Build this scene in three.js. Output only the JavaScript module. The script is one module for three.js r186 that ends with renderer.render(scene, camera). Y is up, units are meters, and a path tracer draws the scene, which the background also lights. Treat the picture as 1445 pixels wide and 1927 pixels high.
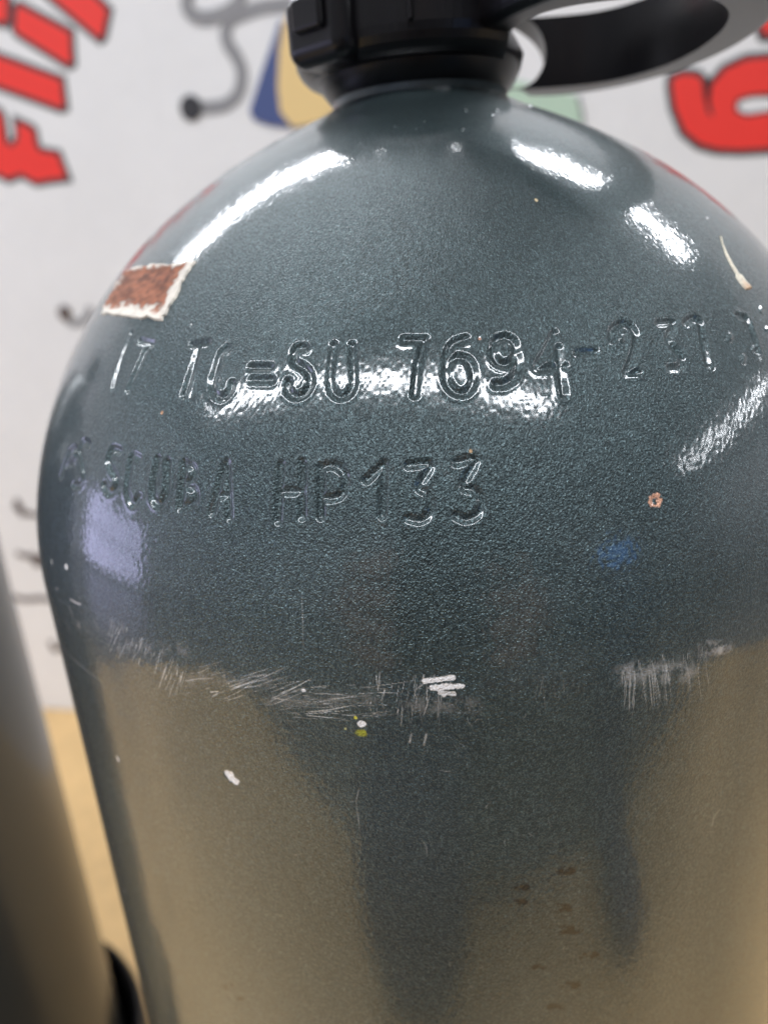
import * as THREE from 'three';
import { RectAreaLightUniformsLib } from 'three/addons/lights/RectAreaLightUniformsLib.js';
import { RoundedBoxGeometry } from 'three/addons/geometries/RoundedBoxGeometry.js';
import { MarchingCubes } from 'three/addons/objects/MarchingCubes.js';
import { mergeVertices } from 'three/addons/utils/BufferGeometryUtils.js';
import { Brush, Evaluator, ADDITION, SUBTRACTION } from 'three-bvh-csg';

// ---------------------------------------------------------------- camera, lamps, exposure
const scene = new THREE.Scene();
scene.background = new THREE.Color(0x000000);
const V = (x, y, z) => new THREE.Vector3(x, y, z);
const FOCAL = 1353.42, CX = 722.5, CY = 963.5;               // of the 1445 x 1927 photograph
const CAM = V(0, 0.0631961, 0.1930034);
const RIGHT = V(0.99660092, -0.06206562, -0.05417066).normalize();
const FWD = V(-0.07176779, -0.33125764, -0.94080697).normalize();
const UPV = V().crossVectors(RIGHT, FWD).normalize();
RIGHT.crossVectors(FWD, UPV);
const camera = new THREE.PerspectiveCamera(2 * Math.atan(CY / FOCAL) * 180 / Math.PI, 767 / 1024, 0.008, 40);
camera.position.copy(CAM);
camera.quaternion.setFromRotationMatrix(new THREE.Matrix4().makeBasis(RIGHT, UPV, FWD.clone().negate()));
camera.focus = 0.106; camera.userData.fStop = 11;
camera.updateMatrixWorld();
const renderer = new THREE.WebGLRenderer({ antialias: true });
renderer.setSize(767, 1024);
renderer.toneMapping = THREE.LinearToneMapping;
renderer.toneMappingExposure = 1.5;
renderer.shadowMap.enabled = true;

const FLOOR = -0.55, CEIL = 2.0, PHI = 7 * Math.PI / 180;      // the room is turned by PHI to the tank's own axes
const LAMP = 43;                                              // radiance of the fluorescent tubes
RectAreaLightUniformsLib.init();
const roomPoint = (a, y, b) => V(a * Math.cos(PHI) - b * Math.sin(PHI), y, a * Math.sin(PHI) + b * Math.cos(PHI));
const LAMPS = [[-1.285, -1.37, 2.2, 0], [0.995, -1.37, 2.2, 0], [-1.55, 1.31, 1.95, 0.07], [0.47, 1.45, 1.95, 0.07], [5.6, 0.95, 1.8, Math.PI / 2], [5.6, -0.95, 1.8, Math.PI / 2]];
for (const [a, b, len, turn] of LAMPS) {
  const l = new THREE.RectAreaLight(0xf6f9ff, LAMP, len, 0.125);
  l.position.copy(roomPoint(a, CEIL - 0.072, b));
  l.quaternion.setFromEuler(new THREE.Euler(0, -PHI - turn, 0)).multiply(new THREE.Quaternion().setFromAxisAngle(V(1, 0, 0), -Math.PI / 2));
  scene.add(l);
}
const PANES = [[-0.3, 0.2], [0.04, 0.2], [0.38, 0.2], [0.72, 0.2], [-0.3, 0.6], [0.04, 0.6], [0.38, 0.6], [0.72, 0.6]], PANE = [0.31, 0.37];
for (const [x, y] of PANES) {
  const l = new THREE.RectAreaLight(0xcfcdff, 2.4, PANE[0], PANE[1]);
  l.position.copy(roomPoint(-3.405, y - 0.5, 0.75 - x));
  l.quaternion.setFromEuler(new THREE.Euler(0, -PHI - Math.PI / 2, 0));
  scene.add(l);
}

// ---------------------------------------------------------------- helpers
function rng(a) { return () => { a |= 0; a = a + 0x6D2B79F5 | 0; let t = Math.imul(a ^ a >>> 15, 1 | a); t = t + Math.imul(t ^ t >>> 7, 61 | t) ^ t; return ((t ^ t >>> 14) >>> 0) / 4294967296; }; }
const hash = (x, y, s = 0) => { let h = Math.imul(x, 374761393) ^ Math.imul(y, 668265263) ^ Math.imul(s + 11, 1274126177); h = Math.imul(h ^ h >>> 13, 1274126177); return ((h ^ h >>> 16) >>> 0) / 4294967296; };
function noise(x, y, s = 0) { const i = Math.floor(x), j = Math.floor(y); let u = x - i, v = y - j; u = u * u * (3 - 2 * u); v = v * v * (3 - 2 * v); return (hash(i, j, s) * (1 - u) + hash(i + 1, j, s) * u) * (1 - v) + (hash(i, j + 1, s) * (1 - u) + hash(i + 1, j + 1, s) * u) * v; }
const clamp = (x, a = 0, b = 1) => Math.min(b, Math.max(a, x));
const smooth = (a, b, x) => { const t = clamp((x - a) / (b - a)); return t * t * (3 - 2 * t); };
const lin = (r, g, b) => new THREE.Color().setRGB(r, g, b);
function shade(o) { o.traverse(m => { if (m.isMesh) { m.castShadow = true; m.receiveShadow = true; } }); }
function obj(name, geo, mat, parent = scene) { const m = new THREE.Mesh(geo, mat); m.name = name; parent.add(m); m.castShadow = m.receiveShadow = true; return m; }
function thing(name, label, category, group) { const g = new THREE.Group(); g.name = name; g.userData = { label, category }; if (group) g.userData.group = group; scene.add(g); return g; }
function tag(o, label, category, group) { o.userData.label = label; o.userData.category = category; if (group) o.userData.group = group; return o; }
function struct(name, geo, mat) { const m = obj(name, geo, mat); m.userData.kind = 'structure'; return m; }
function ray(px, py) { return FWD.clone().addScaledVector(RIGHT, (px - CX) / FOCAL).addScaledVector(UPV, -(py - CY) / FOCAL).normalize(); }
function dataTexture(data, w, h, srgb, repeat) {
  const t = new THREE.DataTexture(data, w, h, THREE.RGBAFormat); t.magFilter = THREE.LinearFilter; t.minFilter = THREE.LinearMipmapLinearFilter; t.generateMipmaps = true;
  t.wrapS = t.wrapT = THREE.RepeatWrapping; if (srgb) t.colorSpace = THREE.SRGBColorSpace; if (repeat) t.repeat.set(...repeat); t.needsUpdate = true; return t;
}
const toS = c => Math.round(255 * (c <= 0.0031308 ? 12.92 * c : 1.055 * Math.pow(clamp(c), 1 / 2.4) - 0.055));
function patchTexture(n, seed, base, amp, scales) {            // tileable mottle in the colour of a surface
  const d = new Uint8Array(n * n * 4);
  for (let y = 0; y < n; y++) for (let x = 0; x < n; x++) {
    let v = 0; for (const [f, w] of scales) { const X = x / n * f, Y = y / n * f, i = Math.floor(X), j = Math.floor(Y); let u = X - i, t = Y - j; u = u * u * (3 - 2 * u); t = t * t * (3 - 2 * t); const h = (p, q) => hash(p % f, q % f, seed + f); v += w * ((h(i, j) * (1 - u) + h(i + 1, j) * u) * (1 - t) + (h(i, j + 1) * (1 - u) + h(i + 1, j + 1) * u) * t - 0.5); }
    const k = (y * n + x) * 4; for (let c = 0; c < 3; c++) d[k + c] = toS(base[c] * (1 + amp * v)); d[k + 3] = 255;
  }
  return d;
}

// ---------------------------------------------------------------- the room round the tank
const wallTex = dataTexture(patchTexture(256, 3, [0.82, 0.82, 0.82], 0.05, [[4, 1], [16, 0.6], [64, 0.5]]), 256, 256, true, [1.2, 1.2]);
const floorTex = dataTexture(patchTexture(512, 9, [0.86, 0.585, 0.27], 0.22, [[5, 0.8], [19, 0.6], [120, 0.6]]), 512, 512, true, [1 / 1.3, 1 / 1.3]);
const matWall = new THREE.MeshStandardMaterial({ color: lin(0.62, 0.62, 0.63), roughness: 0.8 });
const matCeil = new THREE.MeshStandardMaterial({ color: lin(0.6, 0.61, 0.62), roughness: 0.9 });
const concreteTex = dataTexture(patchTexture(512, 19, [0.17, 0.165, 0.16], 0.5, [[5, 0.8], [23, 0.7], [110, 0.7]]), 512, 512, true, [1 / 1.7, 1 / 1.7]);
const matFloor = new THREE.MeshStandardMaterial({ map: concreteTex, roughness: 0.3 }), matBoard = new THREE.MeshStandardMaterial({ map: floorTex, roughness: 0.5 });
const A0 = -3.45, A1 = 6.9, B0 = -4, B1 = 4.6, T = 0.12;
function slab(name, mat, a0, a1, y0, y1, b0, b1) {
  const g = new THREE.BoxGeometry(a1 - a0, y1 - y0, b1 - b0), m = struct(name, g, mat);
  m.position.copy(roomPoint((a0 + a1) / 2, (y0 + y1) / 2, (b0 + b1) / 2)); m.rotation.y = -PHI; return m;
}
{
  const f = slab('floor', matFloor, A0 - T, A1 + T, FLOOR - T, FLOOR - 0.012, B0 - T, B1 + T), uv = f.geometry.attributes.uv;
  for (let i = 0; i < uv.count; i++) uv.setXY(i, uv.getX(i) * (A1 - A0), uv.getY(i) * (B1 - B0));
  const back = a => { const q = roomPoint(a, 0, -0.633); return [q.x, -q.z]; };          // cut to lie against the partition
  const g = new THREE.ExtrudeGeometry(new THREE.Shape([[-1.12, -0.7], [1.12, -0.44], back(1.15), back(-1.15)].map(q => new THREE.Vector2(...q))), { depth: 0.008, bevelEnabled: true, bevelThickness: 0.002, bevelSize: 0.002, bevelOffset: -0.002, bevelSegments: 2 });
  g.rotateX(-Math.PI / 2); g.translate(0, 0.002, 0);
  const b = tag(obj('floor_board', g, matBoard), 'tan sheet of floor board under the tanks', 'floor board');
  const n = g.attributes.position, w = g.attributes.uv; for (let i = 0; i < n.count; i++) w.setXY(i, n.getX(i), n.getZ(i));
  b.position.y = FLOOR - 0.012;
}
slab('ceiling', matCeil, A0 - T, A1 + T, CEIL, CEIL + T, B0 - T, B1 + T);
slab('wall_back', matWall, A0 - T, A1 + T, FLOOR - 0.012, CEIL, B0 - T, B0);
slab('wall_front', matWall, A0 - T, A1 + T, FLOOR - 0.012, CEIL, B1, B1 + T);
slab('wall_left', matWall, A0 - T, A0, FLOOR - 0.012, CEIL, B0, B1);
slab('wall_right', matWall, A1, A1 + T, FLOOR - 0.012, CEIL, B0, B1);

const matHousing = new THREE.MeshStandardMaterial({ color: lin(0.7, 0.7, 0.7), roughness: 0.5 });
const matTube = new THREE.MeshStandardMaterial({ color: lin(0.8, 0.8, 0.8), emissive: lin(0.95, 0.98, 1), emissiveIntensity: 3, roughness: 0.6 });
LAMPS.forEach(([a, b, len, turn], i) => {
  const label = ['long white ceiling batten lamp in the row beyond the partition', 'long white ceiling batten lamp in the row before the tank', 'long white ceiling batten lamp running along the far right wall'][i >> 1] + (i % 2 ? ', away from the window' : ', on the window side');
  const g = thing(i ? 'ceiling_lamp_' + String(i).padStart(3, '0') : 'ceiling_lamp', label, 'ceiling lamp', 'batten lamps ' + 'abc'[i >> 1]);
  g.userData.group = ['batten lamps beyond the partition', 'batten lamps before the tank', 'batten lamps by the right wall'][i >> 1];
  g.position.copy(roomPoint(a, CEIL, b)); g.rotation.y = -PHI - turn;
  const h = obj('housing', new RoundedBoxGeometry(len + 0.05, 0.05, 0.16, 3, 0.008), matHousing, g); h.position.y = -0.0255;
  const d = obj('diffuser', new RoundedBoxGeometry(len, 0.016, 0.125, 3, 0.006), matTube, g); d.position.y = -0.059;
});
{
  const w = thing('window', 'low daylit window with white frame in the left wall', 'window');
  w.position.copy(roomPoint(A0, -0.5, 0.75)); w.rotation.y = -PHI + Math.PI / 2;
  const bar = (x, y, sx, sy) => { const m = obj('frame', new RoundedBoxGeometry(sx, sy, 0.05, 2, 0.006), matHousing, w); m.position.set(x, y, 0.032); };
  bar(0.21, -0.03, 1.48, 0.06); bar(0.21, 0.83, 1.48, 0.06); bar(-0.5, 0.4, 0.06, 0.8); bar(0.92, 0.4, 0.06, 0.8);
  for (const [x, y] of PANES) { const p = obj('pane', new THREE.BoxGeometry(PANE[0], PANE[1], 0.01), new THREE.MeshStandardMaterial({ color: lin(0.5, 0.5, 0.55), emissive: lin(0.66, 0.68, 1), emissiveIntensity: 0.8, roughness: 0.3 }), w); p.position.set(x, y, 0.03); }
}

// ---------------------------------------------------------------- white partition with its painted sign
const PB = -0.635;
const partition = thing('partition_wall', 'white partition wall with red lettering and a painted hose behind the tank', 'wall');
partition.position.copy(roomPoint(0, FLOOR, PB)); partition.rotation.y = -PHI; partition.updateMatrixWorld();
const inPartition = partition.matrixWorld.clone().invert();
const PN = roomPoint(0, 0, 1).sub(roomPoint(0, 0, 0));
function onWall(px, py) { const d = ray(px, py), k = (PB - CAM.dot(PN)) / d.dot(PN); const p = CAM.clone().addScaledVector(d, k).applyMatrix4(inPartition); return new THREE.Vector2(p.x, p.y); }
{
  const g = new THREE.BoxGeometry(4.6, 1.252, 0.05); g.translate(0.1, 0.614, -0.025);
  const uv = g.attributes.uv; for (let i = 0; i < uv.count; i++) uv.setXY(i, uv.getX(i) * 4.6, uv.getY(i) * 1.24);
  obj('panel', g, new THREE.MeshStandardMaterial({ map: wallTex, roughness: 0.55 }), partition);
  const c = new RoundedBoxGeometry(4.62, 0.02, 0.07, 2, 0.004); c.translate(0.1, 1.25, -0.025); obj('capping', c, matHousing, partition);
}
const matRed = new THREE.MeshStandardMaterial({ color: lin(0.88, 0.04, 0.028), roughness: 0.5 });
const matInk = new THREE.MeshStandardMaterial({ color: lin(0.03, 0.03, 0.035), roughness: 0.6 });
const matOutline = new THREE.MeshStandardMaterial({ color: lin(0.045, 0.045, 0.05), roughness: 0.6 });
const matHose = new THREE.MeshStandardMaterial({ color: lin(0.28, 0.28, 0.29), roughness: 0.6 });
const matBlue = new THREE.MeshStandardMaterial({ color: lin(0.06, 0.09, 0.24), roughness: 0.6 });
const matCream = new THREE.MeshStandardMaterial({ color: lin(0.82, 0.6, 0.27), roughness: 0.6 });
const matMint = new THREE.MeshStandardMaterial({ color: lin(0.5, 0.66, 0.52), roughness: 0.6 });
const matGreyInk = new THREE.MeshStandardMaterial({ color: lin(0.12, 0.09, 0.08), roughness: 0.7 });
function offset(pts, d) {                                       // grown outline of a closed polygon, mitres kept short
  let area = 0; pts.forEach((p, i) => { const q = pts[(i + 1) % pts.length]; area += p.x * q.y - q.x * p.y; });
  const s = area > 0 ? 1 : -1, n = pts.length;
  return pts.map((p, i) => {
    const a = p.clone().sub(pts[(i + n - 1) % n]).normalize(), b = pts[(i + 1) % n].clone().sub(p).normalize();
    const m = new THREE.Vector2(a.y + b.y, -a.x - b.x).multiplyScalar(s); const l = m.length() || 1; m.divideScalar(l);
    return p.clone().addScaledVector(m, d / Math.max(0.5, l / 2));
  });
}
function decal(name, pts, mat, z, hole, parent = partition) {
  const sh = new THREE.Shape(pts); if (hole) sh.holes.push(new THREE.Path(hole));
  const g = new THREE.ExtrudeGeometry(sh, { depth: 0.0005, bevelEnabled: false }); g.translate(0, 0, z); return obj(name, g, mat, parent);
}
function letter(px, hole) {
  const p = px.map(q => onWall(...q)), h = hole && hole.map(q => onWall(...q));
  const m = decal('letter', p, matRed, 0.0012, h);
  decal('outline', offset(p, 0.0058), matOutline, 0.0003, h && offset(h, -0.003), m);
}
letter([[10, -82], [104, 0], [189, 72], [194, 68], [204, 20], [184, 0], [90, -82]]);
letter([[40, 12], [133, 62], [136, 118], [129, 121], [35, 62], [31, 56], [33, 17]]);
letter([[-70, -40], [12, -8], [16, 0], [16, 38], [10, 44], [-70, 12]]);
letter([[-90, 76], [0, 108], [116, 151], [122, 201], [116, 203], [0, 161], [-90, 128]]);
letter([[-70, 190], [0, 212], [4, 220], [12, 268], [23, 277], [34, 268], [37, 255], [34, 230], [58, 241], [64, 246], [69, 274], [77, 285], [110, 291], [126, 334], [91, 338], [70, 342], [41, 326], [17, 336], [0, 326], [-70, 314]]);
letter([[1264, 149], [1283, 141], [1309, 143], [1320, 153], [1323, 182], [1330, 213], [1340, 220], [1334, 189], [1338, 160], [1363, 131], [1403, 113], [1445, 110], [1490, 116], [1535, 145], [1545, 195], [1535, 250], [1500, 274], [1445, 279], [1392, 282], [1349, 280], [1316, 271], [1287, 247], [1269, 203], [1263, 163]],
  [[1380, 203], [1385, 214], [1403, 220], [1445, 214], [1475, 205], [1480, 190], [1470, 179], [1445, 176], [1411, 178], [1385, 186]]);
letter([[1400, -60], [1520, -60], [1520, 60], [1437, 66], [1424, 34]]);
function brush(name, px, w, mat, z = 0.0005) {                 // a painted stroke of even width
  const c = new THREE.CatmullRomCurve3(px.map(q => { const p = onWall(...q); return V(p.x, p.y, 0); })), n = px.length * 8, L = [], R = [];
  for (let i = 0; i <= n; i++) { const p = c.getPoint(i / n), t = c.getTangent(i / n), o = new THREE.Vector2(-t.y, t.x).multiplyScalar(w / 2); L.push(new THREE.Vector2(p.x, p.y).add(o)); R.unshift(new THREE.Vector2(p.x, p.y).sub(o)); }
  return decal(name, [...L, ...R], mat, z);
}
function dot(name, px, py, r, mat, z = 0.0018) { const c = onWall(px, py), pts = []; for (let i = 0; i < 28; i++) pts.push(new THREE.Vector2(c.x + r * Math.cos(i / 28 * 6.2832), c.y + r * Math.sin(i / 28 * 6.2832))); return decal(name, pts, mat, z); }
brush('painted_hose', [[580, 10], [550, 9], [521, 11], [494, 15], [455, 28], [433, 41], [426, 61], [430, 83], [444, 105], [455, 130], [455, 158], [447, 180], [427, 197], [402, 203], [370, 203]], 0.0135, matHose);
brush('painted_hose', [[362, -40], [355, -10], [354, 15], [366, 30], [389, 35], [416, 29], [438, 17], [451, 3], [456, -20]], 0.0135, matHose, 0.0012);
dot('painted_mouthpiece', 361, 204, 0.0125, matInk);
decal('painted_blue_shape', [[528, 40], [494, 138], [471, 210], [479, 226], [510, 237], [560, 242], [590, 150], [575, 60]].map(q => onWall(...q)), matBlue, 0.0022);
decal('painted_cream_shape', [[534, 50], [548, 20], [620, 20], [690, 120], [660, 190], [600, 232], [552, 240], [529, 212], [524, 166], [527, 95]].map(q => onWall(...q)), matCream, 0.003);
decal('painted_mint_shape', [[930, 140], [1086, 182], [1096, 225], [1090, 320], [930, 320]].map(q => onWall(...q)), matMint, 0.0012);
brush('painted_line', [[1087, 182], [1096, 222], [1092, 300]], 0.003, matHose, 0.0022);
brush('ink_mark', [[122, 588], [127, 600], [138, 609], [152, 607], [165, 596], [172, 578]], 0.009, matHose);
dot('ink_mark', 124, 589, 0.009, matGreyInk);
for (const s of [[[28, 948], [40, 962], [62, 968], [85, 972]], [[30, 940], [38, 950], [44, 972]], [[32, 1040], [48, 1046], [72, 1050], [90, 1046]], [[24, 1122], [50, 1128], [80, 1126], [104, 1130]], [[96, 1206], [104, 1222], [120, 1215]], [[60, 1040], [70, 1062], [84, 1052]]]) brush('ink_mark', s, 0.008, matGreyInk);

// ---------------------------------------------------------------- the tank's profile (metres from the line where shoulder meets cylinder)
const R = 0.1016, HS = 0.0963549, EX = 1.8911882, RN = 0.0199402, KN = 0.0075985;
function radius(y) {
  const base = y <= 0 ? R : y >= HS ? 0 : R * Math.pow(1 - Math.pow(y / HS, EX), 1 / EX);
  const m = Math.max(base, RN); return m + KN * Math.log(Math.exp((base - m) / KN) + Math.exp((RN - m) / KN));
}
const PROF = [];                                                // [y, r, arc length] from the neck downwards
{
  const ys = []; for (let i = 0; i <= 200; i++) ys.push(0.128 - (0.128 - HS) * i / 200);
  for (let i = 1; i <= 3000; i++) ys.push(HS * Math.sin((1 - i / 3000) * Math.PI / 2));
  for (let i = 1; i <= 500; i++) ys.push(FLOOR * i / 500 * 0.995);
  let s = 0, pr; for (const y of ys) { const r = radius(y); if (pr) s += Math.hypot(y - pr[0], r - pr[1]); PROF.push(pr = [y, r, s]); }
}
function bySearch(col, v, up) { let lo = 0, hi = PROF.length - 1; while (hi - lo > 1) { const m = lo + hi >> 1; if ((PROF[m][col] < v) === up) lo = m; else hi = m; } const a = PROF[lo], b = PROF[hi], t = clamp((v - a[col]) / ((b[col] - a[col]) || 1)); return a.map((q, k) => q + (b[k] - q) * t); }
const S0 = bySearch(0, 0.118, false)[2], S1 = bySearch(0, -0.135, false)[2], TH = 75 * Math.PI / 180;
function hit(px, py) {                                          // point of the tank under a pixel, as [angle, arc length]
  const d = ray(px, py); let t = 0.05, pt = t, f0 = 1;
  const g = t => Math.hypot(CAM.x + d.x * t, CAM.z + d.z * t) - radius(CAM.y + d.y * t);
  for (; t < 0.4; t += 0.0008) { const f = g(t); if (f < 0) break; pt = t; f0 = f; }
  if (t >= 0.4) return null;
  let a = pt, b = t; for (let k = 0; k < 30; k++) { const m = (a + b) / 2; if (g(m) < 0) b = m; else a = m; }
  const p = CAM.clone().addScaledVector(d, a); return [Math.atan2(p.x, p.z), bySearch(0, p.y, false)[2]];
}
const N = 2048;
const MPT_S = (S1 - S0) / N;
const toTex = ([th, s]) => [(th + TH) / (2 * TH) * N, (s - S0) / (S1 - S0) * N];
const radiusAtRow = new Float32Array(N); for (let j = 0; j < N; j++) radiusAtRow[j] = bySearch(2, S0 + (j + 0.5) * MPT_S, true)[1];
function paint(px, w, fn) {                                     // calls fn(texel, distance in metres) round a polyline given in pixels
  const q = px.map(p => hit(...p)).filter(Boolean).map(toTex);
  for (let k = 0; k < Math.max(1, q.length - 1); k++) {
    const a = q[k], b = q[k + 1] || a; if (!a) return;
    const mu = 2 * TH / N * radiusAtRow[clamp(Math.round((a[1] + b[1]) / 2), 0, N - 1)], mv = MPT_S;
    const x0 = Math.floor(Math.min(a[0], b[0]) - w / mu), x1 = Math.ceil(Math.max(a[0], b[0]) + w / mu), y0 = Math.floor(Math.min(a[1], b[1]) - w / mv), y1 = Math.ceil(Math.max(a[1], b[1]) + w / mv);
    const ux = (b[0] - a[0]) * mu, uy = (b[1] - a[1]) * mv, l2 = ux * ux + uy * uy || 1e-12;
    for (let y = Math.max(0, y0); y <= Math.min(N - 1, y1); y++) for (let x = Math.max(0, x0); x <= Math.min(N - 1, x1); x++) {
      const dx = (x + 0.5 - a[0]) * mu, dy = (y + 0.5 - a[1]) * mv, t = clamp((dx * ux + dy * uy) / l2), dd = Math.hypot(dx - ux * t, dy - uy * t);
      if (dd < w) fn(y * N + x, dd, (k + t) / Math.max(1, q.length - 1), x, y);
    }
  }
}
// stamped characters, as strokes traced on the photograph: [x of crop, y of crop, strokes in crop pixels, depth]
const ZOOM = 4.014;
const STAMPS = [
  [140, 600, [[[430, 110], [370, 260], [290, 520]], [[500, 165], [590, 185]], [[575, 185], [530, 250], [405, 540]], [[890, 195], [1005, 180]], [[940, 205], [890, 380], [830, 575]], [[1155, 215], [1110, 260], [1065, 390], [1040, 500], [1070, 575], [1125, 592], [1170, 550], [1190, 490]]]],
  [440, 600, [[[135, 365], [275, 365]], [[140, 460], [285, 460]], [[535, 215], [480, 218], [450, 270], [465, 330], [530, 368], [575, 425], [572, 500], [530, 565], [460, 582], [405, 535], [412, 475]], [[755, 200], [738, 300], [725, 470], [755, 560], [810, 588], [870, 560], [902, 490], [903, 400], [893, 200]]]],
  [740, 590, [[[80, 197], [240, 197]], [[230, 205], [185, 390], [162, 610]], [[545, 190], [460, 220], [410, 300], [395, 430], [415, 535], [480, 597], [550, 595], [598, 530], [600, 430], [560, 352], [490, 330], [430, 355], [405, 410]], [[840, 175], [772, 205], [752, 280], [780, 358], [840, 382], [900, 350], [922, 280], [900, 205], [840, 175]], [[922, 280], [940, 385], [910, 480], [840, 530], [775, 535]], [[1215, 150], [1150, 280], [1085, 410], [1180, 412], [1290, 400]], [[1245, 260], [1265, 470], [1285, 610]], [[1385, 295], [1520, 290]]]],
  [1085, 560, [[[265, 320], [275, 235], [345, 195], [415, 230], [448, 310], [430, 430], [375, 570]], [[375, 572], [455, 568]], [[615, 190], [715, 190], [720, 230], [688, 320], [755, 410], [795, 475], [770, 525], [705, 535]], [[825, 190], [880, 152], [930, 185], [952, 310], [992, 500]], [[1215, 130], [1270, 150], [1335, 310], [1360, 400]]]],
  [90, 820, [[[165, 120], [135, 200], [100, 310]], [[165, 120], [210, 90], [200, 180], [140, 220]], [[315, 65], [275, 45], [245, 105], [262, 200], [275, 290], [245, 370], [200, 375]], [[545, 115], [492, 98], [458, 175], [472, 240], [515, 310], [510, 395], [462, 430], [428, 370]], [[690, 170], [645, 150], [612, 280], [602, 430], [640, 515], [690, 465]], [[830, 180], [795, 370], [802, 490], [850, 518], [890, 440], [905, 200]], [[1030, 205], [1003, 540]], [[1030, 210], [1100, 245], [1092, 330], [1020, 362], [1108, 410], [1108, 500], [1003, 540]], [[1240, 580], [1315, 300], [1350, 205], [1362, 400], [1372, 620]], [[1280, 450], [1355, 450]]]],
  [420, 820, [[[435, 215], [425, 400], [412, 640]], [[597, 205], [597, 400], [595, 610]], [[430, 418], [597, 418]], [[735, 235], [735, 400], [735, 610]], [[738, 238], [830, 220], [908, 275], [925, 350], [890, 445], [820, 472], [740, 462]], [[1085, 330], [1210, 215]], [[1213, 215], [1208, 400], [1200, 600]]]],
  [660, 820, [[[435, 220], [600, 220], [515, 390], [570, 425], [605, 500], [582, 605], [520, 642], [435, 625]], [[795, 200], [940, 180], [850, 385], [930, 410], [985, 490], [955, 595], [870, 632], [795, 605]]]],
];
const dist = new Float32Array(N * N).fill(1);
const depth = new Float32Array(N * N), relief = new Float32Array(N * N);
STAMPS.forEach(([ox, oy, strokes]) => strokes.forEach((s, q) => {
  const curve = s.length > 3 ? new THREE.CatmullRomCurve3(s.map(([x, y]) => V(x, y, 0)), false, 'centripetal').getPoints(s.length * 4).map(p => [p.x, p.y]) : s;
  const deep = (0.8 + 0.4 * hash(ox, q, 3));
  paint(curve.map(([x, y]) => [ox + x / ZOOM, oy + y / ZOOM]), 0.0022, (k, d) => { if (d < dist[k]) { dist[k] = d; depth[k] = deep; } });
}));
for (let k = 0; k < N * N; k++) {
  const d = dist[k]; if (d > 0.0021) continue;
  const w = 0.0007; relief[k] = -0.00043 * depth[k] * smooth(w * 1.35, 0, d) + 0.00005 * depth[k] * Math.exp(-(((d - w * 1.6) / (w * 0.45)) ** 2));
}
// paint: a dark blue-grey metallic with fine flake; chips, scratches and stains where the photograph has them
const col = new Float32Array(N * N * 3), rough = new Float32Array(N * N), metal = new Float32Array(N * N);
const rnd = rng(77);
for (let y = 0; y < N; y++) for (let x = 0; x < N; x++) {
  const k = y * N + x, blotch = 0.9 + 0.2 * noise(x / 140, y / 140, 5) + 0.08 * (noise(x / 31, y / 31, 6) - 0.5);
  const fl = hash(x, y, 21), f2 = noise(x / 1.4, y / 1.4, 22), g = blotch * (0.36 + 0.7 * f2 * f2 + 0.4 * fl * f2 + (fl > 0.93 ? 1.2 * f2 : 0));
  col[k * 3] = 0.082 * g; col[k * 3 + 1] = 0.12 * g; col[k * 3 + 2] = 0.127 * g; rough[k] = 0.42; metal[k] = 0.6;
}
function blend(k, c, a, ro = 0.55, me = 0) { for (let i = 0; i < 3; i++) col[k * 3 + i] += (c[i] - col[k * 3 + i]) * a; rough[k] += (ro - rough[k]) * a; metal[k] += (me - metal[k]) * a; }
const PX = 0.000081;                                            // metres under one pixel of the photograph
function chip(px, py, rx, c = [0.8, 0.78, 0.74], raise = 0) {
  paint([[px, py]], rx * PX * 1.7, (k, d, t, x, y) => { const e = d / (rx * PX) + 0.7 * (noise(x / 5, y / 5, Math.round(px)) - 0.5); blend(k, c, smooth(1.05, 0.8, e), 0.7); relief[k] += raise * smooth(1.2, 0.2, e) - (raise ? 0 : 0.00006 * smooth(1.1, 0.9, e)); });
}
function scratch(pts, w, c, a) { paint(pts, w * PX, (k, d, t, x, y) => { const m = 0.7 * a * smooth(1, 0.35, d / (w * PX)) * smooth(0, 0.15, t) * smooth(1, 0.75, t) * (0.45 + 0.9 * noise(x / 7, y / 7, 31)); blend(k, c, clamp(m), 0.5, 0.3); relief[k] -= 0.000015 * m; }); }
const W = [0.62, 0.62, 0.61];
function scuffs(n, x0, wx, y0, slope, hy, lo, hi, dx, dy, strength, c = W) {   // many fine scratches of uneven length, direction and strength
  for (let i = 0; i < n; i++) {
    const x = x0 + rnd() * wx, y = y0 + (x - x0) * slope + rnd() * hy, l = lo + (hi - lo) * Math.pow(rnd(), 2.2), a = Math.atan2(dy, dx) + (rnd() - 0.5) * 0.35, b = a + (rnd() - 0.5) * 0.3;
    scratch([[x, y], [x + l * 0.5 * Math.cos(a), y + l * 0.5 * Math.sin(a)], [x + l * 0.5 * (Math.cos(a) + Math.cos(b)), y + l * 0.5 * (Math.sin(a) + Math.sin(b))]], 0.7 + 1.3 * rnd() * rnd(), c, strength * (0.12 + 1.1 * Math.pow(rnd(), 2.5)));
  }
}
scuffs(100, 205, 150, 1160, 0.55, 50, 8, 60, -0.3, 1, 1.3);
scuffs(75, 340, 190, 1250, 0.16, 60, 8, 105, 1, -0.3, 1.4);
scuffs(90, 510, 200, 1288, 0, 70, 8, 110, 1, 0.02, 1.1);
scuffs(70, 690, 160, 1265, 0, 70, 6, 55, -0.1, 1, 1.2);
scuffs(110, 1165, 165, 1250, -0.28, 30, 12, 100, 0.08, 1, 1.1);
scuffs(40, 960, 130, 1262, 0, 40, 8, 60, -0.03, 1, 0.5, [0.35, 0.34, 0.31]);
scuffs(30, 95, 125, 1115, 0.7, 40, 8, 50, 0.8, 0.5, 0.6);
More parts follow.
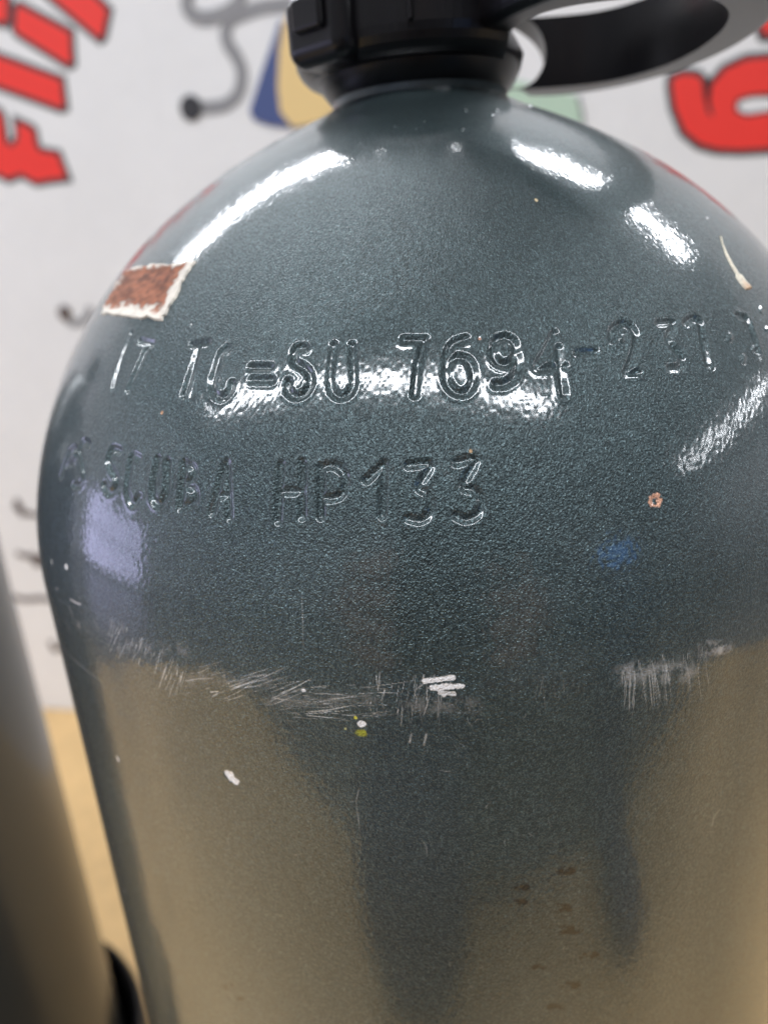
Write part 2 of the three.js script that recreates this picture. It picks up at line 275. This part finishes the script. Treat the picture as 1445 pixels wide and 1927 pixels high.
for (let i = 0; i < 110; i++) { const x = 330 + rnd() * 1050, y = 1320 + rnd() * 590, l = 5 + 30 * rnd() * rnd(), a = rnd() * 6.28; scratch([[x, y], [x + l * 0.4 * Math.cos(a), y + l * 0.5 * Math.sin(a)], [x + l * Math.cos(a + 0.4), y + l * Math.sin(a + 0.4)]], 0.6 + rnd() * 0.7, W, 0.15 + 0.5 * rnd() * rnd()); }
scratch([[112, 1205], [150, 1250], [205, 1290]], 5, W, 0.3); scratch([[568, 1110], [570, 1170], [571, 1225]], 1.4, W, 0.4); scratch([[676, 1480], [670, 1510], [678, 1570]], 1.5, W, 0.5); scratch([[655, 1510], [672, 1507]], 1.4, W, 0.5);
scratch([[1355, 1520], [1342, 1540], [1338, 1560]], 1.4, W, 0.7); scratch([[825, 1450], [850, 1452]], 1.2, W, 0.6); scratch([[770, 1400], [775, 1378]], 3, W, 0.7); scratch([[797, 1405], [803, 1377]], 3, W, 0.8);
scratch([[778, 1302], [800, 1284], [815, 1270]], 2, W, 0.9); scratch([[715, 1262], [711, 1300]], 1.8, W, 0.8); scratch([[724, 1296], [721, 1312]], 2.2, W, 0.9);
function smear(px, py, rx, ry, c, a, seed, ro = 0.55) {          // scuffed or stained area with a broken edge
  const n = 7; for (let i = 0; i < n; i++) paint([[px - rx + 2 * rx * i / (n - 1), py - (i % 2 ? ry * 0.15 : 0)]], ry * PX, (k, d, t, x, y) => { const m = a * smooth(1, 0.2, d / (ry * PX)) * smooth(0.3, 0.75, 0.6 * noise(x / 9, y / 9, seed) + 0.4 * noise(x / 2.5, y / 2.5, seed + 1)); blend(k, c, clamp(m), ro, 0.4); });
}
smear(1235, 1268, 62, 32, [0.42, 0.43, 0.43], 0.5, 51); smear(1345, 1222, 22, 22, [0.5, 0.5, 0.5], 0.6, 52); smear(835, 1330, 55, 26, [0.32, 0.32, 0.31], 0.3, 53); smear(600, 1318, 90, 26, [0.3, 0.3, 0.29], 0.3, 54); smear(285, 1222, 60, 24, [0.34, 0.34, 0.33], 0.35, 55); smear(430, 1282, 70, 22, [0.33, 0.33, 0.32], 0.3, 56); smear(180, 1180, 50, 22, [0.34, 0.34, 0.33], 0.3, 57);
const D = [0.03, 0.028, 0.022];
smear(1000, 1290, 90, 26, D, 0.35, 61); smear(880, 1262, 90, 18, D, 0.3, 62); smear(1380, 1225, 60, 24, D, 0.4, 63);
for (const [x, y, r] of [[1065, 1640, 10], [1055, 1710, 12], [1075, 1750, 14], [1110, 1800, 12], [1070, 1855, 13], [1045, 1895, 10], [975, 1700, 10], [980, 1670, 9], [430, 1857, 9], [452, 1880, 6], [1015, 1820, 8]]) smear(x, y, r * 1.1, r * 1.3, [0.015, 0.012, 0.008], 1.3, x);
scratch([[1352, 1395], [1355, 1425], [1362, 1412]], 1.6, [0.01, 0.01, 0.01], 1); scratch([[1090, 1812], [1105, 1808], [1130, 1802]], 2, [0.01, 0.01, 0.01], 0.9); scratch([[1005, 1815], [1040, 1822]], 2, [0.01, 0.01, 0.01], 0.8); scratch([[1388, 1465], [1380, 1600], [1378, 1750]], 3, [0.03, 0.02, 0.01], 0.5); scratch([[362, 1620], [370, 1690], [374, 1730]], 2.6, [0.02, 0.018, 0.012], 0.6);
// chips down to primer, rust specks and drips in the lacquer
const WH = [0.82, 0.8, 0.78];
paint([[800, 1282], [852, 1276]], 9 * PX, (k, d, t, x, y) => blend(k, WH, smooth(1.1, 0.7, d / (5.5 * PX) + 0.8 * (noise(x / 9, y / 4, 71) - 0.5) + 0.5 * (noise(x / 2.5, y / 2.5, 91) - 0.5)), 0.75));
paint([[812, 1294], [868, 1291]], 9 * PX, (k, d, t, x, y) => blend(k, WH, smooth(1.1, 0.7, d / (6 * PX) + 0.8 * (noise(x / 9, y / 4, 72) - 0.5) + 0.5 * (noise(x / 2.5, y / 2.5, 92) - 0.5)), 0.75));
paint([[826, 1305], [856, 1308]], 9 * PX, (k, d, t, x, y) => blend(k, WH, 0.8 * smooth(0.95, 0.5, d / (7 * PX) + 1.4 * (noise(x / 4, y / 4, 73) - 0.4)), 0.75));
chip(432, 1460, 13, WH); chip(443, 1470, 9, WH); chip(428, 1455, 9, WH); chip(682, 1362, 8.5, WH); chip(222, 1428, 8, WH); chip(235, 1675, 5, WH); chip(125, 1067, 8, WH); chip(98, 1057, 7, [0.5, 0.5, 0.48]); chip(107, 1108, 5, WH); chip(571, 1299, 4.5, WH); chip(75, 990, 6, [0.4, 0.4, 0.4]);
scratch([[130, 1126], [145, 1135], [155, 1138]], 4, WH, 1); chip(149, 1177, 4, [0.6, 0.5, 0.46]); scratch([[130, 1140], [140, 1165]], 6, W, 0.5);
smear(681, 1380, 7, 10, [0.35, 0.36, 0.03], 0.9, 74); chip(669, 1351, 4, [0.6, 0.55, 0.05]); chip(650, 1372, 3, [0.45, 0.45, 0.2]);
chip(305, 777, 4, [0.6, 0.3, 0.14]); chip(902, 637, 3.2, [0.5, 0.27, 0.18]); chip(885, 849, 3, [0.55, 0.36, 0.2]); chip(1009, 376, 4.5, [0.75, 0.6, 0.36]); chip(360, 610, 2.5, WH); chip(1226, 385, 5, WH); chip(1330, 410, 3.5, WH);
paint([[1232, 942]], 18 * PX, (k, d, t, x, y) => { const e = Math.abs(d / PX - 9) / 6 + 1.1 * (noise(x / 3, y / 3, 81) - 0.5); blend(k, [0.75, 0.4, 0.26], 0.95 * smooth(1, 0.4, e), 0.5, 0.3); relief[k] -= 0.00015 * smooth(12, 4, d / PX); });
for (const [x, y, r] of [[1374, 632, 8], [1398, 672, 8], [1424, 650, 5], [1443, 618, 6], [1432, 580, 7], [1416, 655, 4], [1000, 196, 5], [926, 214, 4], [870, 242, 5], [876, 206, 4], [786, 241, 3], [745, 236, 3], [800, 228, 3], [1170, 634, 6], [935, 205, 4]]) paint([[x, y], [x - 2, y + r * 0.7]], r * PX * 1.3, (k, d) => { relief[k] += 0.00028 * smooth(1.3, 0, d / (r * PX)); });

const tankMap = new Uint8Array(N * N * 4), ormMap = new Uint8Array(N * N * 4);
for (let k = 0; k < N * N; k++) { for (let c = 0; c < 3; c++) tankMap[k * 4 + c] = toS(col[k * 3 + c]); tankMap[k * 4 + 3] = 255; ormMap[k * 4] = 255; ormMap[k * 4 + 1] = Math.round(clamp(rough[k]) * 255); ormMap[k * 4 + 2] = Math.round(clamp(metal[k]) * 255); ormMap[k * 4 + 3] = 255; }
const G = 512, grain = new Uint8Array(G * G * 4);
{
  const tile = (x, y, f, s) => { const X = x / G * f, Y = y / G * f, i = Math.floor(X), j = Math.floor(Y); let u = X - i, v = Y - j; u = u * u * (3 - 2 * u); v = v * v * (3 - 2 * v); const h = (p, q) => hash(p % f, q % f, s); return (h(i, j) * (1 - u) + h(i + 1, j) * u) * (1 - v) + (h(i, j + 1) * (1 - u) + h(i + 1, j + 1) * u) * v; };
  for (let y = 0; y < G; y++) for (let x = 0; x < G; x++) { const v = 0.55 * tile(x, y, 128, 1) + 0.35 * tile(x, y, 210, 2) + 0.1 * tile(x, y, 40, 3), k = (y * G + x) * 4; grain[k] = grain[k + 1] = grain[k + 2] = Math.round(255 * clamp(v)); grain[k + 3] = 255; }
}
const orm = dataTexture(ormMap, N, N, false);
const matTank = new THREE.MeshPhysicalMaterial({ map: dataTexture(tankMap, N, N, true), roughnessMap: orm, metalnessMap: orm, roughness: 1, metalness: 1, clearcoat: 1, clearcoatRoughness: 0.11, bumpMap: dataTexture(grain, G, G, false, [10.3, 10.6]), bumpScale: 0.00024 });

function tankGeometry(thetas, ss, withRelief) {
  const nc = thetas.length, nr = ss.length, pos = new Float32Array(nc * nr * 3), uv = new Float32Array(nc * nr * 2), idx = new Uint32Array((nc - 1) * (nr - 1) * 6);
  for (let j = 0; j < nr; j++) {
    const [y, r] = bySearch(2, ss[j], true), [ya, ra] = bySearch(2, ss[j] - 0.0006, true), [yb, rb] = bySearch(2, ss[j] + 0.0006, true);
    let ny = rb - ra, nrr = ya - yb; const l = Math.hypot(ny, nrr) || 1; ny /= l; nrr /= l;
    const v = (ss[j] - S0) / (S1 - S0);
    for (let i = 0; i < nc; i++) {
      const th = thetas[i], u = (th + TH) / (2 * TH), k = j * nc + i; let h = 0;
      if (withRelief && u > 0.002 && u < 0.998 && v > 0.002 && v < 0.998) {
        const X = u * N - 0.5, Y = v * N - 0.5, a = Math.floor(X), b = Math.floor(Y), p = X - a, q = Y - b, o = b * N + a;
        h = (relief[o] * (1 - p) + relief[o + 1] * p) * (1 - q) + (relief[o + N] * (1 - p) + relief[o + N + 1] * p) * q;
        const w = th * R * 1000, z = ss[j] * 1000;
        h += 0.000022 * (noise(w / 0.45, z / 0.6, 41) - 0.5) + 0.00006 * (noise(w / 14, z / 14, 43) - 0.5) + 0.000016 * (noise(w / 3.3, z / 3.3, 44) - 0.5);
      }
      pos[k * 3] = (r + nrr * h) * Math.sin(th); pos[k * 3 + 1] = y + ny * h; pos[k * 3 + 2] = (r + nrr * h) * Math.cos(th);
      uv[k * 2] = u; uv[k * 2 + 1] = v;
    }
  }
  let t = 0; for (let j = 0; j < nr - 1; j++) for (let i = 0; i < nc - 1; i++) { const a = j * nc + i, b = a + 1, c = a + nc, d = c + 1; idx[t++] = a; idx[t++] = c; idx[t++] = b; idx[t++] = b; idx[t++] = c; idx[t++] = d; }
  const g = new THREE.BufferGeometry(); g.setAttribute('position', new THREE.BufferAttribute(pos, 3)); g.setAttribute('uv', new THREE.BufferAttribute(uv, 2)); g.setIndex(new THREE.BufferAttribute(idx, 1)); g.computeVertexNormals(); return g;
}
const SEND = PROF[PROF.length - 1][2];
{
  const thetas = [], ss = [], lim = 66 * Math.PI / 180, cols = 1300;
  for (let i = 0; i <= cols; i++) thetas.push(-lim + 2 * lim * i / cols);
  for (let i = 1; i <= 90; i++) thetas.push(lim + (2 * Math.PI - 2 * lim) * i / 90);
  const sText0 = bySearch(0, 0.066, false)[2], sText1 = bySearch(0, 0.016, false)[2], sEnd = bySearch(0, -0.125, false)[2];
  let s = 0; while (s < SEND) { ss.push(s); s += s < S0 ? 0.0012 : s < sText0 ? 0.00028 : s < sText1 ? 0.0002 : s < sEnd ? 0.00034 : 0.012; } ss.push(SEND);
  const tank = thing('scuba_tank', 'dark grey metallic scuba tank with stamped markings and a black carry handle', 'scuba tank');
  tank.position.set(0, FLOOR, 0);
  const g = tankGeometry(thetas, ss, true); g.translate(0, -FLOOR, 0);
  obj('body', g, matTank, tank);
  scene.userData.tank = tank;
}
const tank = scene.userData.tank; delete scene.userData.tank;
const matRubber = new THREE.MeshStandardMaterial({ color: lin(0.012, 0.012, 0.013), roughness: 0.6 });
function boot(parent) {
  const p = [[0.02, 0.004], [0.1, 0.001], [0.1075, 0.006], [0.1085, 0.02], [0.1075, 0.145], [0.1062, 0.15], [0.1022, 0.15], [0.1022, 0.02]].map(q => new THREE.Vector2(...q));
  obj('boot', new THREE.LatheGeometry(p, 96), matRubber, parent);
}
boot(tank);

// peeled sticker remains: rust-brown with white torn edges on the left, a white strip on the right
const bilinear = quad => (u, v) => { const ax = quad[0][0] * (1 - u) + quad[1][0] * u, ay = quad[0][1] * (1 - u) + quad[1][1] * u, bx = quad[3][0] * (1 - u) + quad[2][0] * u, by = quad[3][1] * (1 - u) + quad[2][1] * u; return [ax * (1 - v) + bx * v, ay * (1 - v) + by * v]; };
function patch(name, place, nu, nv, lift, mat, texel, label) {
  const pos = [], colr = [], idx = [];
  for (let j = 0; j <= nv; j++) for (let i = 0; i <= nu; i++) {
    const u = i / nu, v = j / nv, e = (nu > 20 ? 9 : 3) * (0.65 * noise(u * 9, v * 6, 91) + 0.35 * noise(u * 27, v * 18, 93) - 0.5) * (u < 0.06 || u > 0.94 || v < 0.06 || v > 0.94 ? 1 : 0.2);
    const at = place(u, v), q = hit(at[0] + e, at[1] + e); const c = texel(u, v);
    if (!q) { pos.push(NaN, NaN, NaN); colr.push(0, 0, 0); continue; }
    const [y, r] = bySearch(2, q[1], true), [ya, ra] = bySearch(2, q[1] - 0.001, true), [yb, rb] = bySearch(2, q[1] + 0.001, true); let ny = rb - ra, nr = ya - yb; const l = Math.hypot(ny, nr); ny /= l; nr /= l;
    const rim = Math.min(u, 1 - u, v, 1 - v), h = rim < 0.001 ? -0.0002 : lift * (1.0 + 0.9 * smooth(0.16, 0.05, rim)) + 0.00008 * noise(u * 30, v * 20, 92);
    pos.push((r + nr * h) * Math.sin(q[0]), y + ny * h - FLOOR, (r + nr * h) * Math.cos(q[0])); colr.push(...c);
  }
  for (let j = 0; j < nv; j++) for (let i = 0; i < nu; i++) { const a = j * (nu + 1) + i, b = a + 1, c = a + nu + 1, d = c + 1; if ([a, b, c, d].some(k => Number.isNaN(pos[k * 3]))) continue; idx.push(a, c, b, b, c, d); }
  for (let k = 0; k < pos.length; k++) if (Number.isNaN(pos[k])) pos[k] = 0;
  const g = new THREE.BufferGeometry(); g.setAttribute('position', new THREE.Float32BufferAttribute(pos, 3)); g.setAttribute('color', new THREE.Float32BufferAttribute(colr, 3)); g.setIndex(idx); g.computeVertexNormals();
  const m = obj(name, g, mat, tank); m.userData.label = label; return m;
}
const matPatch = new THREE.MeshStandardMaterial({ vertexColors: true, roughness: 0.75 });
patch('sticker_remnant', bilinear([[236, 507], [370, 490], [306, 603], [190, 592]]), 90, 60, 0.00016, matPatch, (u, v) => {
  const n = noise(u * 7, v * 5, 95), n2 = noise(u * 22, v * 15, 96), edge = Math.min((u + 0.12) * 1.2, (1 - u) * 1.2, (v + 0.05) * 1.5, (1 - v) * 0.7) + 0.14 * (n2 - 0.5) + 0.12 * (n - 0.5), b = smooth(0.07, 0.2, edge);
  const br = [0.18 + 0.12 * n, 0.06 + 0.055 * n, 0.03 + 0.03 * n].map(c => c * (0.45 + 1.0 * n2)); const w = [0.74, 0.69, 0.6]; return br.map((c, i) => c * b + w[i] * (1 - b) * (0.8 + 0.25 * n2));
}, 'rust brown peeled sticker remnant with white torn edges');
patch('sticker_edge', (u, v) => { const w = v < 0.7 ? 0.8 + 7 * v : 5.7 + 8 * smooth(0.7, 0.76, v) - 2.5 * smooth(0.9, 1, v), c = [1354 + 26 * v + 28 * v * v, 445 + 100 * v]; return [c[0] + (u - 0.5) * w, c[1] - (u - 0.5) * w * 0.3]; }, 8, 60, 0.00012, matPatch, (u, v) => { const o = smooth(0.75, 0.95, v - 0.25 * Math.abs(u - 0.5)) * 0.7, n = noise(u * 6, v * 40, 97); return [0.8 - 0.12 * o, 0.74 - 0.36 * o, 0.6 - 0.4 * o].map(c => c * (0.75 + 0.35 * n)); }, 'torn white sticker edge with an orange tip');

// ---------------------------------------------------------------- black plastic carry handle clamped on the neck
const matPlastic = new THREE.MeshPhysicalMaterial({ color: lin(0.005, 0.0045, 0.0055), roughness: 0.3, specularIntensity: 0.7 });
{
  const Y0 = 0.1052, H = 0.0170, ell = (cx, cz, a, b, n = 96) => { const s = new THREE.Shape(); for (let i = 0; i <= n; i++) { const t = i / n * 6.283185; const x = cx + a * Math.cos(t), y = -(cz + b * Math.sin(t)); i ? s.lineTo(x, y) : s.moveTo(x, y); } return s; };
  const up = (shape, y0, h, bev) => { const g = new THREE.ExtrudeGeometry(shape, { depth: h - 2 * bev, bevelEnabled: true, bevelThickness: bev, bevelSize: bev, bevelOffset: -bev, bevelSegments: 5, curveSegments: 24 }); g.rotateX(-Math.PI / 2); g.translate(0, y0 + bev, 0); return g; };
  const ev = new Evaluator(); ev.useGroups = false;
  const B = g => { const b = new Brush(g, matPlastic); b.updateMatrixWorld(); return b; };
  let h = B(up(ell(0.042, -0.001, 0.0345, 0.0505), Y0, H, 0.0028));
  h = ev.evaluate(h, B(up(ell(0, 0, 0.0283, 0.0283), 0.1018, 0.0155, 0.005)), ADDITION);
  const oval = new THREE.Shape(); for (let i = 0; i < 120; i++) { const t = i / 120 * 6.283185, c = Math.cos(t), q = Math.sin(t), n = c < 0 ? 2 / 3.6 : 2 / 2.2, x = 0.042 + 0.0242 * Math.sign(c) * Math.abs(c) ** n, y = 0.001 + 0.0365 * Math.sign(q) * Math.abs(q) ** n; i ? oval.lineTo(x, y) : oval.moveTo(x, y); }
  const hole = new THREE.ExtrudeGeometry(oval, { depth: 0.08, bevelEnabled: false }); hole.rotateX(-Math.PI / 2); hole.translate(0, 0.08, 0);
  h = ev.evaluate(h, B(hole), SUBTRACTION);
  const notch = new THREE.CylinderGeometry(0.0088, 0.0088, 0.05, 48); notch.rotateX(Math.PI / 2 - 0.12); notch.rotateY(-0.13); notch.translate(0.0265, 0.1136, -0.04);
  h = ev.evaluate(h, B(notch), SUBTRACTION);
  const g = h.geometry; g.translate(0, -FLOOR, 0);
  const handle = obj('handle', g, matPlastic, tank); handle.userData.label = 'black plastic carry handle loop';
  obj('neck_shade_sleeve', new THREE.LatheGeometry([[0.0203, 0.098], [0.021, 0.0982], [0.0224, 0.1], [0.0236, 0.1024], [0.0242, 0.105], [0.0203, 0.112]].map(q => new THREE.Vector2(q[0], q[1] - FLOOR)), 64), matPlastic, handle);  // black cone added in place of the handle's dark reflection on the neck
  const lug = new RoundedBoxGeometry(0.017, 0.0135, 0.012, 5, 0.0035); lug.rotateY(-0.62); lug.translate(-0.0178, 0.1088 - FLOOR, 0.0192); obj('clamp_lug', lug, matPlastic, handle);
  const em = new RoundedBoxGeometry(0.008, 0.006, 0.002, 4, 0.0009); em.rotateY(-0.62); em.translate(-0.0216, 0.1105 - FLOOR, 0.0246); obj('raised_mark', em, matPlastic, handle);
  const seam = new RoundedBoxGeometry(0.0012, 0.009, 0.002, 2, 0.0005); seam.translate(-0.001, 0.1112 - FLOOR, 0.0283); obj('moulding_seam', seam, matPlastic, handle);
  // valve body that the handle is clamped on
  const v = new THREE.LatheGeometry([[0, 0.1165], [0.0185, 0.1165], [0.0185, 0.121], [0.0125, 0.124], [0.0125, 0.15], [0.01, 0.154], [0, 0.154]].map(q => new THREE.Vector2(q[0], q[1] - FLOOR)), 48); obj('valve', v, new THREE.MeshStandardMaterial({ color: lin(0.16, 0.16, 0.16), metalness: 0.8, roughness: 0.55 }), tank);
}

// ---------------------------------------------------------------- grey tank standing beside it
{
  const t = thing('scuba_tank_001', 'plain grey scuba tank with black rubber boot beside the stamped tank', 'scuba tank');
  t.position.set(-0.307, FLOOR, -0.097);
  const th = [], ss = []; for (let i = 0; i <= 128; i++) th.push(-Math.PI + 2 * Math.PI * i / 128); for (let s = 0; s < SEND; s += s < 0.2 ? 0.003 : 0.03) ss.push(s); ss.push(SEND);
  const g = tankGeometry(th, ss, false); g.translate(0, -FLOOR, 0); g.scale(0.91, 1, 0.91);
  const m = new THREE.MeshPhysicalMaterial({ color: lin(0.065, 0.07, 0.072), metalness: 0.6, roughness: 0.4, clearcoat: 0.5, clearcoatRoughness: 0.12 });
  obj('body', g, m, t); boot(t);
}

// ---------------------------------------------------------------- the person taking the picture, mirrored in the paint
function solid(bones, cell, mat, k = 0.03, extra = []) {
  const lo = V(1e9, 1e9, 1e9), hi = V(-1e9, -1e9, -1e9);
  for (const [a, b, ra, rb] of bones) for (const [p, r] of [[a, ra], [b, rb]]) { lo.min(V(p[0] - r, p[1] - r, p[2] - r)); hi.max(V(p[0] + r, p[1] + r, p[2] + r)); }
  lo.addScalar(-3 * cell); hi.addScalar(3 * cell); const size = Math.max(hi.x - lo.x, hi.y - lo.y, hi.z - lo.z), n = Math.ceil(size / cell) + 4;
  const mc = new MarchingCubes(n, mat, false, false, 120000); mc.isolation = 0; const half = mc.halfsize, c = lo.clone().add(hi).multiplyScalar(0.5), sc = size / 2 * 1.05;
  for (let z = 0; z < n; z++) for (let y = 0; y < n; y++) for (let x = 0; x < n; x++) {
    const px = c.x + (x - half) / half * sc, py = c.y + (y - half) / half * sc, pz = c.z + (z - half) / half * sc; let f = 1e3;
    for (const [a, b, ra, rb] of bones) {
      const ux = b[0] - a[0], uy = b[1] - a[1], uz = b[2] - a[2], t = clamp(((px - a[0]) * ux + (py - a[1]) * uy + (pz - a[2]) * uz) / (ux * ux + uy * uy + uz * uz + 1e-9));
      const d = Math.hypot(px - a[0] - ux * t, py - a[1] - uy * t, pz - a[2] - uz * t) - (ra + (rb - ra) * t), h = clamp(0.5 + 0.5 * (f - d) / k); f = f * (1 - h) + d * h - k * h * (1 - h);
    }
    mc.field[x + y * n + z * n * n] = -f;
  }
  mc.update(); const cnt = mc.count, g = new THREE.BufferGeometry();
  const P = new Float32Array(cnt * 3), Q = new Float32Array(cnt * 3); for (let i = 0; i < cnt; i++) { P[i * 3] = c.x + mc.positionArray[i * 3] * sc; P[i * 3 + 1] = c.y + mc.positionArray[i * 3 + 1] * sc; P[i * 3 + 2] = c.z + mc.positionArray[i * 3 + 2] * sc; }
  g.setAttribute('position', new THREE.BufferAttribute(P, 3)); const w = mergeVertices(g, 1e-6); w.computeVertexNormals(); return w;
}
{
  const person = thing('person', 'kneeling person in grey sweater and blue jeans holding up a phone', 'person');
  const skin = new THREE.MeshStandardMaterial({ color: lin(0.5, 0.32, 0.24), roughness: 0.55 }), sweater = new THREE.MeshStandardMaterial({ color: lin(0.09, 0.1, 0.11), roughness: 0.9 }), jeans = new THREE.MeshStandardMaterial({ color: lin(0.03, 0.045, 0.11), roughness: 0.9 }), shoe = new THREE.MeshStandardMaterial({ color: lin(0.016, 0.03, 0.1), roughness: 0.6 }), hair = new THREE.MeshStandardMaterial({ color: lin(0.02, 0.015, 0.01), roughness: 0.7 });
  const hip = [0.17, -0.12, 1.0], kneeL = [-0.08, -0.432, 0.5], kneeR = [0.53, -0.1, 0.62], ankL = [-0.02, -0.47, 0.93], ankR = [0.42, -0.46, 0.52], chest = [0.16, 0.16, 0.98], neck = [0.13, 0.3, 0.9], head = [0.1, 0.42, 0.83];
  const shL = [-0.03, 0.22, 0.94], shR = [0.34, 0.22, 0.92], elL = [-0.19, -0.02, 0.7], elR = [0.4, -0.02, 0.66], wrL = [-0.075, -0.03, 0.34], wrR = [0.1, -0.03, 0.33];
  const hand = (w, s) => { const x = s * 0.046, o = [[w, [x + s * 0.012, 0.0, 0.262], 0.026, 0.03]]; for (let i = 0; i < 4; i++) { const y = 0.03 - i * 0.021; o.push([[x + s * 0.014, y * 0.9, 0.25], [x + s * 0.008, y + 0.004, 0.226], 0.0095, 0.009], [[x + s * 0.008, y + 0.004, 0.226], [x - s * 0.012, y + 0.002, 0.212], 0.009, 0.0075]); } o.push([[x + s * 0.01, 0.02, 0.262], [x - s * 0.005, 0.045, 0.252], 0.011, 0.0095], [[x - s * 0.005, 0.045, 0.252], [x - s * 0.022, 0.05, 0.247], 0.0095, 0.008]); return o; };
  const skull = [[[0.1, 0.44, 0.84], [0.098, 0.41, 0.815], 0.088, 0.078], [[0.095, 0.37, 0.785], [0.095, 0.35, 0.78], 0.05, 0.042], [neck, head, 0.055, 0.06], [[0.094, 0.415, 0.735], [0.094, 0.39, 0.725], 0.01, 0.015], [[0.012, 0.41, 0.83], [0.012, 0.39, 0.825], 0.014, 0.011], [[0.188, 0.41, 0.83], [0.188, 0.39, 0.825], 0.014, 0.011]];
  const body = [[hip, chest, 0.14, 0.15], [chest, neck, 0.12, 0.06], [[hip[0] - 0.09, hip[1], hip[2]], kneeL, 0.085, 0.058], [[hip[0] + 0.09, hip[1], hip[2]], kneeR, 0.085, 0.058], [kneeL, ankL, 0.055, 0.038], [kneeR, ankR, 0.055, 0.038], [shL, elL, 0.05, 0.04], [shR, elR, 0.05, 0.04], [elL, wrL, 0.04, 0.026], [elR, wrR, 0.04, 0.026], ...skull];
  obj('body', solid(body, 0.013, skin), skin, person);
  obj('hand', solid(hand(wrL, -1), 0.0035, skin, 0.006), skin, person); obj('hand', solid(hand(wrR, 1), 0.0035, skin, 0.006), skin, person);
  obj('sweater', solid([[hip, chest, 0.16, 0.17], [chest, [0.14, 0.24, 0.93], 0.15, 0.08], [[-0.02, 0.2, 0.95], [0.33, 0.2, 0.94], 0.085, 0.085], [shL, elL, 0.066, 0.055], [shR, elR, 0.066, 0.055], [elL, wrL, 0.055, 0.036], [elR, wrR, 0.055, 0.036]], 0.014, sweater), sweater, person);
  obj('jeans', solid([[[hip[0] - 0.07, hip[1] - 0.02, hip[2] + 0.02], [hip[0] + 0.07, hip[1] - 0.02, hip[2] + 0.02], 0.155, 0.155], [[hip[0] - 0.09, hip[1], hip[2]], kneeL, 0.13, 0.12], [[hip[0] + 0.09, hip[1], hip[2]], kneeR, 0.12, 0.1], [kneeL, ankL, 0.11, 0.06], [kneeR, ankR, 0.1, 0.052]], 0.014, jeans), jeans, person);
  for (const [a, d] of [[ankL, [0.01, 0, -0.0]], [ankR, [-0.05, 0, -0.15]]]) obj('shoe', solid([[[a[0], FLOOR + 0.045, a[2] + 0.03], [a[0] + d[0], FLOOR + 0.04, a[2] + d[2]], 0.045, 0.04], [a, [a[0], FLOOR + 0.06, a[2]], 0.048, 0.045]], 0.008, shoe, 0.02), shoe, person);
  obj('hair', solid([[[0.1, 0.47, 0.86], [0.1, 0.4, 0.885], 0.088, 0.075], [[0.03, 0.44, 0.86], [0.17, 0.44, 0.86], 0.05, 0.05]], 0.01, hair), hair, person);
  for (const x of [0.066, 0.122]) { const e = obj('eye', new THREE.SphereGeometry(0.011, 20, 14), new THREE.MeshStandardMaterial({ color: lin(0.5, 0.48, 0.46), roughness: 0.2 }), person); e.position.set(x, 0.425, 0.747); }
  // the phone just behind the lens
  const ph = thing('phone', 'dark slab phone held upright by the kneeling person', 'phone');
  ph.position.copy(CAM).addScaledVector(FWD, -0.011).addScaledVector(UPV, -0.052).addScaledVector(RIGHT, 0.012); ph.quaternion.copy(camera.quaternion);
  obj('case', new RoundedBoxGeometry(0.078, 0.162, 0.009, 4, 0.004), new THREE.MeshStandardMaterial({ color: lin(0.02, 0.02, 0.022), roughness: 0.5 }), ph);
  for (const dy of [0.052, 0.03, 0.008]) { const l = obj('lens_ring', new THREE.TorusGeometry(0.0075, 0.001, 10, 32), matPlastic, ph); l.position.set(-0.012, dy, -0.0052); }
}
{
  const s = thing('display_screen', 'small blue glowing display on a thin two-legged black stand', 'display');
  s.position.set(0.445, FLOOR - 0.012, 0.545); s.rotation.y = -2.43;
  for (const x of [-0.062, 0.062]) { const p = obj('leg', new THREE.CylinderGeometry(0.0055, 0.0065, 0.59, 20), matRubber, s); p.position.set(x, 0.295, 0); }
  const t = obj('crossbar', new RoundedBoxGeometry(0.15, 0.014, 0.024, 2, 0.004), matRubber, s); t.position.y = 0.597;
  const f = obj('screen', new RoundedBoxGeometry(0.09, 0.055, 0.016, 3, 0.005), new THREE.MeshStandardMaterial({ color: lin(0.02, 0.05, 0.12), emissive: lin(0.12, 0.4, 1), emissiveIntensity: 1.2, roughness: 0.3 }), s); f.position.y = 0.632;
  const l = new THREE.RectAreaLight(0x4f9bff, 0.8, 0.075, 0.04); l.position.set(0, 0.632, 0.011); l.rotation.y = Math.PI; s.add(l);
}
renderer.render(scene, camera);
